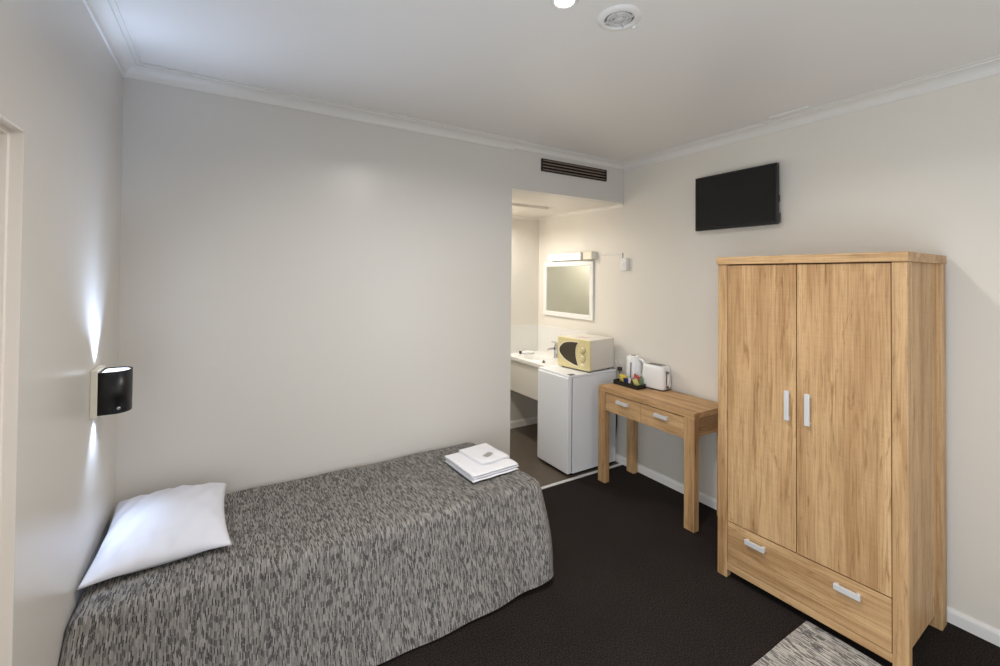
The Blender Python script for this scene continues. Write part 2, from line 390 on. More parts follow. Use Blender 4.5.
# ---------------------------------------------------------------- bed
bed = thing('single_bed', 'single bed against the wall under a grey woven bedspread', 'bed', (0.53, 2.43, 0))
bx, by = 0.53, 2.43
X0, X1, Y0, Y1, ZT = L+0.004, 1.522, 2.035, D-0.016, 0.515
m = MB(); m.box(X0-bx+0.03, X1-bx-0.04, Y0-by+0.03, Y1-by-0.02, 0.28, ZT-0.012, 0.05, 4); m.build('mattress', LINEN, bed)
m = MB(); m.box(X0-bx+0.04, X1-bx-0.05, Y0-by+0.05, Y1-by-0.03, 0.10, 0.28, 0.01); m.build('bed_base', BLACK, bed)
for sx in (X0-bx+0.15, X1-bx-0.2):
    for sy in (Y0-by+0.15, Y1-by-0.15):
        MB().lathe([(0.03, 0), (0.03, 0.1)], (sx, sy, 0), n=20).build('leg', BLACK, bed)
def bedspread():
    bm = bmesh.new(); uvl = bm.loops.layers.uv.new('UVMap'); U = {}
    # rounded-rectangle perimeter, counter-clockwise: front side, foot end, wall side, head end
    rf, rb = 0.07, 0.03; per = []
    def arc(cx, cy, r, a0, a1, n):
        for k in range(n):
            a = a0+(a1-a0)*k/n
            per.append((cx+r*math.cos(a), cy+r*math.sin(a), math.cos(a), math.sin(a)))
    def seg(x0, y0, x1, y1, nx, ny, n):
        for k in range(n): per.append((x0+(x1-x0)*k/n, y0+(y1-y0)*k/n, nx, ny))
    seg(X0+rb, Y0, X1-rf, Y0, 0, -1, 110)
    arc(X1-rf, Y0+rf, rf, -PI/2, 0, 16)
    seg(X1, Y0+rf, X1, Y1-rf, 1, 0, 36)
    arc(X1-rf, Y1-rf, rf, 0, PI/2, 10)
    seg(X1-rf, Y1, X0+rb, Y1, 0, 1, 60)
    arc(X0+rb, Y1-rb, rb, PI/2, PI, 8)
    seg(X0, Y1-rb, X0, Y0+rb, -1, 0, 30)
    arc(X0+rb, Y0+rb, rb, PI, 1.5*PI, 10)
    n = len(per); rings = []
    yc = (Y0+Y1)/2; hs = (Y1-Y0)/2
    er = 0.042
    def addring(fn):
        ring = []
        for p in per:
            co, uv = fn(*p); v = bm.verts.new(co); U[v] = uv; ring.append(v)
        rings.append(ring)
    # top surface, from the spine outwards
    for k in range(0, 13):
        t = k/12
        def top(x, y, nx, ny, t=t):
            sx = min(max(x, X0+hs), X1-hs); ex, ey = x-nx*er, y-ny*er
            px = sx+(ex-sx)*t; py = yc+(ey-yc)*t
            z = ZT+0.004*math.sin(px*5+1)*math.sin(py*7)+0.003*math.sin(px*13+py*9)
            z += 0.010*math.exp(-((px+0.2)**2)/0.08)*(1-t**4)
            if t > 0.92: z += 0.0
            return (px, py, z), (px, py)
        addring(top)
    # rounded edge
    for k in range(1, 7):
        a = k/6*PI/2*0.93
        def edge(x, y, nx, ny, a=a):
            o = er*math.sin(a)-er
            base = 0.004*math.sin((x-nx*er)*5+1)*math.sin((y-ny*er)*7)+0.003*math.sin((x-nx*er)*13+(y-ny*er)*9)
            z = ZT-er*(1-math.cos(a))+base*math.cos(a)
            return (x+nx*o, y+ny*o, z), (x+nx*(er*a-er), y+ny*(er*a-er))
        addring(edge)
    za = ZT-er*(1-math.cos(PI/2*0.93))
    for k in range(1, 25):
        t = k/24
        def drop(x, y, nx, ny, t=t):
            front = max(0, -ny); foot = max(0, nx); wall = max(0, ny); head = max(0, -nx)
            flare = 0.118*front**1.5+0.012*foot**2+0.002*wall
            corner = math.exp(-((x-1.52)**2+(y-2.05)**2)/0.018)
            cl = math.exp(-((x-1.30)**2)/0.012)*front
            ch = math.exp(-((x-X0-0.02)**2+(y-Y0-0.02)**2)/0.01)
            off = flare*t**1.1+0.030*corner*math.sin(PI*min(1, t*1.05))-0.010*cl*t
            off += front*(0.003*math.sin(x*9+0.5)+0.003*math.sin(x*23+1))*t
            off += 0.006*math.sin(t*5+x*3)*front*t
            hem = 0.016+0.045*corner+0.012*cl+front*0.004*math.sin(x*7)+0.05*foot*(1-corner)
            off += front*0.060*math.exp(-((x-X0)/0.11)**2)*min(1, t*5)*(1-0.4*t)
            z = za+(hem-za)*t
            px, py = x+nx*off*(0.45 if nx > 0 else 1), y+ny*off
            py = min(py, D-0.017); px = max(px, L+0.004)
            s = er*(PI/2*0.93)-er+t*0.5
            return (px, py, z), (x+nx*s, y+ny*s)
        addring(drop)
    first = rings[0]
    for a, b in zip(rings, rings[1:]):
        for k in range(n):
            k2 = (k+1) % n
            try: f = bm.faces.new((a[k], b[k], b[k2], a[k2]))
            except ValueError: continue
            f.smooth = True
            for lp in f.loops: lp[uvl].uv = U[lp.vert]
    bmesh.ops.remove_doubles(bm, verts=first, dist=1e-5)
    bmesh.ops.recalc_face_normals(bm, faces=bm.faces[:])
    for v in bm.verts:
        e = min(1, max(0, (v.co.x-0.4)/1.0)); e = e*e*(3-2*e)
        v.co.x += 0.058*e*max(0, (Y1-v.co.y)/0.8)**1.2
    bmesh.ops.translate(bm, verts=bm.verts, vec=(-bx, -by, 0))
    me = bpy.data.meshes.new('bedspread'); bm.to_mesh(me); bm.free()
    me.materials.append(SPREAD)
    o = bpy.data.objects.new('bedspread', me); S.collection.objects.link(o); o.parent = bed; o['label'] = 'grey woven bedspread with short dark dashes'
    return o
bedspread()

# pillow: corners FL, FR, BR, BL measured in the room
def pillow():
    FL, FR, BR, BL = Vector((-0.4545, 2.165, 0.552)), Vector((0.030, 2.195, 0.552)), Vector((0.008, 2.740, 0.600)), Vector((-0.448, 2.80, 0.585))
    c = (FL+FR+BR+BL)/4; c.z = 0.535
    mb = MB()
    def pt(u, v, side):
        u = u*2-1; v = v*2-1
        uu = u*(1-0.085*(1-v*v)); vv = v*(1-0.075*(1-u*u))
        a, b = (uu+1)/2, (vv+1)/2
        p = FL*(1-a)*(1-b)+FR*a*(1-b)+BR*a*b+BL*(1-a)*b
        e = max(0, (1-u*u))*max(0, (1-v*v))
        if side > 0:
            h = 0.098*e**0.5
            h -= 0.0045*math.exp(-((v+0.70)/0.03)**2)*e**0.5
            h += 0.006*math.sin(7*u+9*v)*e**0.5*(1-e)+0.007*math.sin(15*u-11*v+1)*(1-e)*e**0.4
            h += 0.006*math.sin(26*u+4*v)*max(0, abs(v)-0.45)*e**0.4
            p = p+Vector((0, 0, h))
        else:
            zb = 0.528+0.006*abs(u*v)
            k = min(1, e*6)
            p = Vector((p.x, p.y, p.z*(1-k)+zb*k))
        return p-c
    mb.grid(lambda u, v: pt(u, v, 1), 56, 56); mb.grid(lambda u, v: pt(1-u, v, -1), 56, 56)
    bmesh.ops.remove_doubles(mb.bm, verts=mb.bm.verts, dist=1e-4)
    o = mb.build('pillow', LINEN, None, c)
    return tag(o, 'plump white pillow lying at the head of the bed', 'pillow')
pillow()

# folded towels
def slab_towel(mb, x0, x1, y0, y1, z0, z1, r=None, wob=0.002, nx=18, ny=18):
    """a folded cloth layer: rounded fold on the front and left edges"""
    h = (z1-z0)/2; zc = (z0+z1)/2; seg = 8
    t = bmesh.new(); rings = []
    def pr(a):  # superellipse cross profile param
        return math.copysign(abs(math.cos(a))**0.6, math.cos(a)), math.copysign(abs(math.sin(a))**0.75, math.sin(a))
    for i in range(nx+1):
        fx = i/nx; x = x0+(x1-x0)*fx
        endk = min(1, min(fx, 1-fx)/0.035+0.35)**0.5
        ring = []
        M = 2*ny
        for k in range(M):
            a = 2*PI*k/M; c, s = pr(a)
            y = (y0+y1)/2+(y1-y0)/2*c
            z = zc+h*s*endk+wob*math.sin(x*40+y*33)*max(0, s)
            ring.append(t.verts.new((x, y+0.002*math.sin(x*50+z*90), z)))
        rings.append(ring)
    for a, b in zip(rings, rings[1:]):
        for k in range(len(a)): t.faces.new((a[k], b[k], b[(k+1) % len(a)], a[(k+1) % len(a)]))
    t.faces.new(rings[0]); t.faces.new(rings[-1][::-1])
    bmesh.ops.recalc_face_normals(t, faces=t.faces[:])
    mb._merge(t, None, True)
TZ = ZT+0.008
tw = MB()
for k, (dx, dy) in enumerate(((0, 0), (0.004, 0.003), (-0.003, 0.001))):
    slab_towel(tw, -0.160+dx, 0.160+dx, -0.175+dy, 0.175+dy, 0.0+k*0.015, 0.015+k*0.015+0.0015)
tag(tw.build('bath_towel', TOWEL, None, (1.348, 2.395, TZ), (0, 0, math.radians(3))), 'folded white bath towel on the foot end of the bed, beneath a face cloth', 'towel')
fc = MB()
for k in range(2): slab_towel(fc, -0.105+0.003*k, 0.105, -0.135, 0.135-0.004*k, k*0.006, k*0.006+0.0065)
tag(fc.build('face_cloth', TOWEL, None, (1.392, 2.440, TZ+0.0475), (0.0, 0.0, math.radians(5))), 'small folded white face cloth lying on the bath towel', 'face cloth')
so = MB()
so.grid(lambda u, v: ((u-0.5)*0.055, (v-0.5)*0.036, 0.0022+0.006*(1-(2*u-1)**4)*(1-(2*v-1)**4)), 10, 8)
so.grid(lambda u, v: ((0.5-u)*0.055, (v-0.5)*0.036, 0.0012), 10, 8)
so.box(-0.034, -0.026, -0.018, 0.018, 0.001, 0.0026); so.box(0.026, 0.034, -0.018, 0.018, 0.001, 0.0026)
tag(so.build('soap_sachet', plain('silver_foil', srgb(186, 186, 182), 0.35, metal=0.6), None, (1.398, 2.395, TZ+0.061), (0, 0, 0.5)), 'little silver wrapped soap on the folded face cloth', 'soap')

# ---------------------------------------------------------------- wall lamp
LY0, LY1, LZ0, LZ1 = 2.335, 2.458, 1.130, 1.300
ly, lz = (LY0+LY1)/2, (LZ0+LZ1)/2
lamp = thing('wall_lamp', 'black up and down wall lamp above the pillow on the left wall', 'lamp', (L, ly, LZ0))
hw = (LY1-LY0)/2; hh = LZ1-LZ0
MB().box(0, 0.022, -hw-0.006, hw+0.006, -0.008, hh+0.012, 0.003).build('backplate', plain('cream_plastic', srgb(226, 220, 206), 0.45), lamp)
out = [(0.022, -hw)]
for k in range(25):
    a = -PI/2+PI*k/24
    out.append((0.068+0.053*math.cos(a)**0.85 if math.cos(a) > 0 else 0.070, hw*math.sin(a)))
out.append((0.022, hw))
ins = [(max(0.026, x-0.006*(1 if x > 0.03 else -1)), y*0.9) for x, y in out]
sh = bmesh.new()
va = [[sh.verts.new((x, y, z)) for x, y in pts] for pts, z in ((ins, 0.01), (ins, 0), (out, 0), (out, hh), (ins, hh), (ins, hh-0.01))]
for a, b in zip(va, va[1:]):
    for k in range(len(a)): sh.faces.new((a[k], a[(k+1) % len(a)], b[(k+1) % len(a)], b[k]))
bmesh.ops.recalc_face_normals(sh, faces=sh.faces[:])
mb = MB(); mb._merge(sh, None, False)
for f in mb.bm.faces: f.smooth = abs(f.normal.z) < 0.5
sho = mb.build('lamp_shade', plain('black_lacquer', srgb(13, 13, 17), 0.38), lamp)
MB().prism([(x, y) for x, y in ins], hh-0.010, hh-0.004).build('lens', LEDLIT, lamp)
MB().prism([(x, y) for x, y in ins], 0.004, 0.010).build('lens', LEDLIT, lamp)
MB().lathe([(0.0075, 0), (0.0075, 0.003), (0.005, 0.007), (0, 0.008)], (0.086, -hw+0.0045, 0.022), (0.35, -1, 0), 18).build('switch', CHROME, lamp)
LED = (0.55, 0.71, 1.0)
for nm, z, sg, p1, p2, p3 in (('wall_lamp_up', LZ1-0.003, 1, 6, 46, 26), ('wall_lamp_down', LZ0+0.003, -1, 5, 3, 6)):
    spot(nm, (L+0.036, ly, z), (-0.14, 0, sg), p1, LED, 80, 0.9, 0.010)
    spot(nm, (L+0.060, ly, z), (-0.16, 0, sg), p3, LED, 76, 1.0, 0.018)
    spot(nm, (L+0.075, ly, z), (0.30, -0.40, sg), p2, LED, 88, 1.0, 0.015)

# ---------------------------------------------------------------- wardrobe
WF, WB, WR, WL_, WT = -0.293, 0.293, -0.4185, 0.4185, 1.821
wrz = math.radians(1.985)
wx0, wy0 = 2.4312+0.293*math.cos(wrz)+0.4185*math.sin(wrz), 1.5231+0.293*math.sin(wrz)-0.4185*math.cos(wrz)
wr = thing('wardrobe', 'tall light oak two door wardrobe with a drawer, against the right wall', 'wardrobe', (wx0, wy0, 0), wrz)
a, b, r, l = WF, WB, WR, WL_
MB().box(a-0.012, b, r-0.004, l+0.004, WT-0.042, WT, 0.003).build('top_panel', WY, wr)
pw = 0.055
for y0, y1 in ((r, r+pw), (l-pw, l)):
    MB().box(a, a+0.045, y0, y1, 0.0098 if y0 == r else 0, WT-0.042, 0.004, 3).build('front_post', WZ3, wr)
    MB().box(b-0.08, b, y0, y1, 0, WT-0.042, 0.003).build('rear_post', WZ2, wr)
for y0, y1 in ((r+0.018, r+0.038), (l-0.038, l-0.018)):
    MB().box(a+0.04, b-0.078, y0, y1, 0.085, WT-0.042).build('side_panel', WZ, wr)
MB().box(b-0.03, b-0.018, r+0.038, l-0.038, 0.06, WT-0.042).build('back_panel', WZ2, wr)
MB().box(a+0.03, b-0.03, r+0.038, l-0.038, 0.055, 0.075).build('bottom_panel', WY2, wr)
MB().box(a+0.028, a+0.034, r+pw, l-pw, 0.06, WT-0.042).build('gap_shade_sheet', GAP, wr)  # sheet behind the doors, coloured dark as the shade in their gaps
mid = 0.0095
zs = 0.3206
d1 = MB().box(a+0.004, a+0.026, mid+0.0022, l-pw-0.003, zs+0.003, WT-0.047, 0.0012).build('door', WZ, wr)
d2 = MB().box(a+0.004, a+0.026, r+pw+0.003, mid-0.0022, zs+0.003, WT-0.047, 0.0012).build('door', WZ2, wr)
def bar_handle(parent, x, y, z, length, vertical, wide=0.018):
    h = MB()
    if vertical:
        h.box(x-0.024, x-0.012, y-wide/2, y+wide/2, z-length/2, z+length/2, 0.0015)
        for s in (-1, 1): h.box(x-0.016, x, y-wide/2+0.002, y+wide/2-0.002, z+s*(length/2-0.010)-0.008, z+s*(length/2-0.010)+0.008)
    else:
        h.box(x-0.024, x-0.012, y-length/2, y+length/2, z-wide/2, z+wide/2, 0.0015)
        for s in (-1, 1): h.box(x-0.016, x, y+s*(length/2-0.010)-0.008, y+s*(length/2-0.010)+0.008, z-wide/2+0.002, z+wide/2-0.002)
    o = h.build('handle', ALU, parent); o['label'] = 'flat brushed metal bar handle'; return o
bar_handle(d1, a+0.004, 0.047, 1.055, 0.15, True, 0.022)
bar_handle(d2, a+0.004, -0.045, 1.055, 0.155, True, 0.022)
dw = MB().box(a+0.004, a+0.026, r+pw+0.003, l-pw-0.003, 0.088, zs-0.003, 0.0012).build('drawer', WY, wr)
bar_handle(dw, a+0.004, 0.205, 0.263, 0.102, False, 0.026)
bar_handle(dw, a+0.004, -0.205, 0.263, 0.102, False, 0.026)
MB().box(a+0.006, a+0.028, r+pw, l-pw, 0.0445, 0.085, 0.001).build('plinth_rail', WY2, wr)

# ---------------------------------------------------------------- desk
KF, KB, KR, KL, KT = 2.662, 3.060, 1.832, 2.732, 0.792
kx, ky = (KF+KB)/2, (KR+KL)/2
dk = thing('desk', 'light oak console desk with two drawers between fridge and wardrobe', 'desk', (kx, ky, 0))
a, b, r, l = KF-kx, KB-kx, KR-ky, KL-ky
MB().box(a, b, r, l, KT-0.04, KT, 0.002).build('desk_top', WY2, dk)
lw = 0.080
for (x0, x1) in ((a, a+0.055), (b-0.055, b)):
    for (y0, y1) in ((r, r+(lw if x0 == a else 0.058)), (l-lw, l)):
        MB().box(x0+0.001, x1-0.001, y0+0.001, y1-0.001, 0, KT-0.04, 0.002).build('leg', WZ3 if x0 == a else WZ2, dk)
MB().box(a+0.055, b-0.05, r+0.038, r+0.056, KT-0.185, KT-0.04).build('side_apron', WX, dk)
MB().box(a+0.055, b-0.05, l-0.056, l-0.038, KT-0.185, KT-0.04).build('side_apron', WX, dk)
MB().box(b-0.03, b-0.012, r+lw, l-lw, KT-0.185, KT-0.04).build('back_apron', WY, dk)
MB().box(a+0.03, a+0.036, r+lw, l-lw, KT-0.18, KT-0.04).build('recess_shade_sheet', GAP, dk)  # dark sheet that paints the shade behind the desk drawers
mid = 2.288-ky
for y0, y1, hy in ((mid+0.001, l-lw-0.002, 2.462), (r+lw+0.002, mid-0.001, 2.095)):
    d = MB().box(a+0.005, a+0.026, y0, y1, KT-0.190, KT-0.046, 0.0012).build('drawer', WY, dk)
    bx_ = MB().box(a+0.026, b-0.06, y0+0.015, y1-0.015, KT-0.17, KT-0.06).build('drawer_box', WX, d)
    bar_handle(d, a+0.005, hy-ky, KT-0.088, 0.115, False, 0.026)

# ---------------------------------------------------------------- fridge
FX0, FX1, FY0, FY1, FT = 2.462, 3.035, 2.886, 3.315, 0.858
fx, fy = (FX0+FX1)/2, (FY0+FY1)/2
fg = thing('bar_fridge', 'white bar fridge standing at the end of the vanity', 'fridge', (fx, fy, 0))
a, b, r, l = FX0-fx, FX1-fx, FY0-fy, FY1-fy
MB().box(a+0.058, b, r, l, 0.022, FT-0.022, 0.004, 3).build('body', FRW, fg)
MB().box(a+0.046, a+0.060, r+0.006, l-0.006, 0.04, FT-0.03).build('door_seal', SEAL, fg)
dd = MB().box(a, a+0.048, r, l, 0.026, FT-0.020, 0.008, 4).build('door', FRW, fg)
MB().box(a+0.012, b, r-0.002, l+0.002, FT-0.020, FT, 0.005, 3).build('worktop', FRW, fg)
MB().box(a+0.03, a+0.085, r+0.004, r+0.045, FT-0.001, FT+0.004, 0.001).build('hinge_cover', plain('grey_hinge', srgb(92, 92, 92), 0.5), fg)
for xx in (a+0.09, b-0.06):
    for yy in (r+0.05, l-0.05):
        MB().lathe([(0.018, 0), (0.018, 0.014), (0.012, 0.016), (0.012, 0.026)], (xx, yy, 0), n=18).build('foot', BLACK, fg)
MB().box(a+0.06, b-0.01, r+0.012, l-0.012, 0.006, 0.022).build('underside', BLACK, fg)
cdm = plain('dark_cord', srgb(46, 40, 42), 0.6)
cb = MB().tube([(b+0.006, r+0.03, 0.60), (b+0.010, r+0.012, 0.50), (b+0.013, r+0.002, 0.40), (b+0.012, r+0.010, 0.28), (b+0.010, r+0.02, 0.2)], 0.006)
cb.build('power_cord', cdm, fg)

# ---------------------------------------------------------------- microwave
mwr = math.radians(7.5)
mw = thing('microwave_oven', 'cream fronted microwave oven with round knobs on top of the fridge', 'microwave', (2.845, 3.085, FT+0.0), mwr)
mwid, mdep, mh, mz = 0.385, 0.35, 0.272, 0.014
a, b, r, l = -mdep/2, mdep/2, -mwid/2, mwid/2
MBODY = plain('warm_white_enamel', srgb(222, 217, 208), 0.4); MFRONT = plain('cream_yellow_plastic', srgb(226, 212, 160), 0.4)
MRIM = plain('pale_cream_plastic', srgb(238, 230, 200), 0.35)
MB().box(a+0.022, b, r+0.003, l-0.003, mz, mz+mh-0.003, 0.006, 3).build('body', MBODY, mw)
fp = MB().box(a, a+0.024, r, l, mz-0.002, mz+mh, 0.008, 4).build('front_panel', MFRONT, mw)
uv = [(0.07, .45), (0.085, .36), (0.15, .263), (0.22, .195), (0.31, .157), (0.45, .128), (.655, .119), (.61, .21), (.586, .309), (.575, .45), (.582, .57), (.60, .67), (.655, .88), (.54, .865), (.425, .815), (.31, .765), (.218, .70), (.13, .60), (0.085, .53)]
def fpt(u, v): return (l-u*mwid, mz+mh-v*mh)
TF = Matrix(((0, 0, 1, 0), (1, 0, 0, 0), (0, 1, 0, 0), (0, 0, 0, 1)))   # (y,z,x) -> (x,y,z)
cu, cv = 0.42, 0.48
rim = [(cu+(u-cu)*1.10, cv+(v-cv)*1.08+ (0.02 if v > .5 else 0)) for u, v in uv]
MB().prism([fpt(u, v) for u, v in rim], a-0.003, a+0.01, TF).build('window_rim', MRIM, mw)
MB().prism([fpt(u, v) for u, v in uv], a-0.0045, a+0.01, TF).build('door_window', plain('smoked_glass', srgb(70, 64, 52), 0.12), mw)
for v in (.344, .62):
    y, z = fpt(.79, v)
    k = MB().lathe([(0.030, 0), (0.030, 0.003), (0.024, 0.004), (0.022, 0.016), (0.019, 0.018), (0, 0.018)], (a, y, z), (-1, 0, 0), 28).build('knob', MFRONT, mw)
    MB().lathe([(0.034, 0), (0.034, 0.0025), (0.031, 0.0025)], (a, y, z), (-1, 0, 0), 28).build('knob_ring', plain('knob_ring_brown', srgb(150, 128, 84), 0.5), k)
    MB().box(a-0.0215, a-0.017, y-0.0025, y+0.0025, z-0.018, z+0.018, 0.001).build('pointer', MRIM, k)
y, z = fpt(.79, .83)
MB().box(a-0.004, a+0.005, y-0.022, y+0.022, z-0.010, z+0.010, 0.003).build('door_button', MRIM, mw)
for xx in (a+0.04, b-0.04):
    for yy in (r+0.04, l-0.04):
        MB().lathe([(0.014, 0), (0.012, mz)], (xx, yy, 0.0005), n=16).build('foot', BLACK, mw)
MB().box(a+0.09, a+0.18, r+0.13, r+0.24, mz+mh-0.0035, mz+mh-0.0024).build('sticker', plain('pale_pink_sticker', srgb(214, 190, 186), 0.6), mw)

# ---------------------------------------------------------------- vanity
vx0, vy0, vy1, vz = 2.60, 3.335, FARY-0.009, 0.84
va_ = thing('vanity', 'white wall hung vanity bench with basin along the alcove wall', 'vanity', (2.84, 3.74, 0))
ox, oy = 2.84, 3.74
VT = plain('white_bench_laminate', srgb(232, 230, 226), 0.25); VA = plain('white_vanity_front', srgb(214, 209, 199), 0.4)
# bench top with an oval basin bowl sunk into it
t = bmesh.new(); bcx, bcy, brx, bry = 2.80-ox, 3.755-oy, 0.14, 0.18; n = 48
def rect_pt(ang):
    c, s = math.cos(ang), math.sin(ang)
    x0, x1, y0, y1 = vx0-ox-bcx, W-0.009-ox-bcx, vy0-oy-bcy, vy1-oy-bcy
    k = min((x1/c if c > 1e-9 else x0/c if c < -1e-9 else 1e9), (y1/s if s > 1e-9 else y0/s if s < -1e-9 else 1e9))
    return (bcx+c*k, bcy+s*k)
angs = sorted([2*PI*k/n for k in range(n)]+[math.atan2(y-bcy, x-bcx) % (2*PI) for x in (vx0-ox, W-0.009-ox) for y in (vy0-oy, vy1-oy)])
n = len(angs)
rings = [[t.verts.new((*rect_pt(q), vz-0.032)) for q in angs], [t.verts.new((*rect_pt(q), vz)) for q in angs]]
for sc, zz in ((1.08, vz), (1.04, vz+0.006), (1.0, vz+0.004), (0.93, vz-0.02), (0.8, vz-0.08), (0.55, vz-0.115), (0.2, vz-0.12)):
    rings.append([t.verts.new((bcx+brx*sc*math.cos(q), bcy+bry*sc*math.sin(q), zz)) for q in angs])
for p, q in zip(rings, rings[1:]):
    for k in range(n): t.faces.new((p[k], p[(k+1) % n], q[(k+1) % n], q[k]))
t.faces.new(rings[-1]); bmesh.ops.recalc_face_normals(t, faces=t.faces[:])
mb = MB(); mb._merge(t); mb.build('bench_top', VT, va_)
MB().box(vx0+0.015-ox, vx0+0.033-ox, vy0-oy, vy1-oy, 0.475, vz-0.032, 0.001).build('front_panel', VA, va_)
MB().box(vx0+0.033-ox, W-0.012-ox, vy0-oy, vy0+0.018-oy, 0.475, vz-0.032, 0.001).build('end_panel', VA, va_)
MB().box(vx0+0.033-ox, W-0.012-ox, vy0+0.018-oy, vy1-oy, 0.475, 0.490).build('bottom_panel', VA, va_)
# tap
tp = thing('basin_tap', 'chrome mixer tap on the vanity bench beside the microwave', 'tap', (2.99, 3.70, vz))
MB().lathe([(0.026, 0), (0.026, 0.006), (0.021, 0.010), (0.021, 0.125), (0.019, 0.130), (0, 0.130)], n=24).build('body', CHROME, tp)
MB().tube([(-0.012, 0, 0.095), (-0.06, 0.0, 0.097), (-0.105, 0.0, 0.092), (-0.115, 0.0, 0.084)], [0.013, 0.012, 0.011, 0.011]).build('spout', CHROME, tp)
MB().tube([(0, 0, 0.130), (0, 0, 0.148), (-0.01, 0, 0.156), (-0.055, 0, 0.168)], [0.019, 0.017, 0.010, 0.007]).build('lever', CHROME, tp)
pg = MB().lathe([(0.017, 0), (0.017, 0.008), (0.012, 0.011), (0.006, 0.013), (0.006, 0.024), (0, 0.025)], n=20)
tag(pg.build('basin_plug', plain('dark_rubber', srgb(70, 68, 66), 0.5), None, (2.70, 3.535, vz+0.0005)), 'dark basin plug on the bench by the fridge', 'plug')
sd = thing('soap_dish', 'small white soap dish at the far end of the vanity', 'soap dish', (2.87, 4.045, vz+0.0005))
MB().lathe([(0.0, 0.003), (0.05, 0.003), (0.058, 0.0), (0.070, 0.018), (0.067, 0.018), (0.056, 0.007), (0, 0.007)], n=30, cap=False).build('dish', WHITE, sd)
MB().box(-0.03, 0.03, -0.02, 0.02, 0.008, 0.026, 0.006, 3).build('soap_bar', plain('white_soap', srgb(240, 238, 230), 0.4), sd)
cp = MB().lathe([(0.014, 0), (0.014, 0.028), (0.010, 0.032), (0, 0.032)], n=18)
tag(cp.build('bottle_cap', plain('black_cap', srgb(40, 38, 38), 0.4), None, (2.775, 4.06, vz+0.0005)), 'tiny dark capped toiletry bottle beside the soap dish', 'toiletry')

# ---------------------------------------------------------------- mirror, light, switch
MY0, MY1, MZ0, MZ1 = 3.228, 4.028, 1.268, 1.862
mr = thing('wall_mirror', 'white framed mirror on the alcove wall above the vanity', 'mirror', (W, (MY0+MY1)/2, MZ0))
h = (MY1-MY0)/2; zz = MZ1-MZ0; fw = 0.05
fm = MB()
fm.box(-0.022, 0, -h, -h+fw, 0, zz, 0.004); fm.box(-0.022, 0, h-fw, h, 0, zz, 0.004)
fm.box(-0.022, 0, -h+fw-0.002, h-fw+0.002, 0, fw, 0.004); fm.box(-0.022, 0, -h+fw-0.002, h-fw+0.002, zz-fw, zz, 0.004)
fm.build('frame', TRIM, mr)
MB().box(-0.010, -0.004, -h+fw-0.004, h-fw+0.004, fw-0.004, zz-fw+0.004).build('mirror_glass', MIRROR, mr)
LT = thing('mirror_light', 'glowing fluorescent tube light fixed above the mirror', 'light', (W, 3.54, 1.875))
MB().box(-0.035, 0, -0.35, 0.35, 0.0, 0.075, 0.004).build('base', TRIM, LT)
MB().tube([(-0.044, -0.178, 0.037), (-0.044, 0.35, 0.037)], 0.030, 20).build('diffuser', TUBE, LT)
MB().box(-0.072, -0.012, -0.215, -0.178, 0.002, 0.072, 0.004).build('end_cap', plain('grey_end_cap', srgb(150, 146, 140), 0.45), LT)
MB().box(-0.068, 0, -0.340, -0.215, 0.000, 0.078, 0.005).build('socket_box', plain('ivory_plastic', srgb(240, 232, 212), 0.4), LT)
cw = MB(); cw.box(W-0.010, W, 2.857, 3.205, 1.913, 1.922, 0.001); cw.box(W-0.010, W, 2.857, 2.866, 1.876, 1.922, 0.001)
tag(cw.build('cable_duct', TRIM), 'thin white cable duct running from the mirror light to the switch', 'cable duct')
sw = thing('wall_switch', 'small white switch box at the end of the cable duct', 'switch', (W, 2.822, 1.762))
MB().box(-0.036, 0, -0.036, 0.036, 0, 0.112, 0.004).build('box', TRIM, sw)
MB().box(-0.041, -0.034, -0.012, 0.012, 0.040, 0.072, 0.002).build('rocker', WHITE, sw)

# ---------------------------------------------------------------- television
tv = thing('television', 'black flat screen television mounted high on the right wall', 'television', (W, 1.779, 2.055))
tw_, th = 0.588, 0.400
MB().box(-0.072, -0.040, -tw_/2, tw_/2, 0, th, 0.004, 3).build('casing', BLACK, tv)
MB().box(-0.0745, -0.066, -tw_/2+0.012, tw_/2-0.012, 0.022, th-0.012).build('screen', SCREEN, tv)
MB().box(-0.045, -0.024, -tw_/2+0.07, tw_/2-0.07, 0.05, th-0.06, 0.01).build('back_housing', BLACK, tv)
MB().box(-0.028, 0, -0.06, 0.06, 0.13, 0.27, 0.003).build('wall_bracket', BLACK, tv)
MB().box(-0.062, -0.030, -tw_/2-0.003, -tw_/2+0.004, 0.01, 0.075, 0.003).build('side_socket', BLACK, tv)
MB().box(-0.060, -0.038, -tw_/2-0.003, -tw_/2+0.004, 0.145, 0.19, 0.002).build('side_button', BLACK, tv)

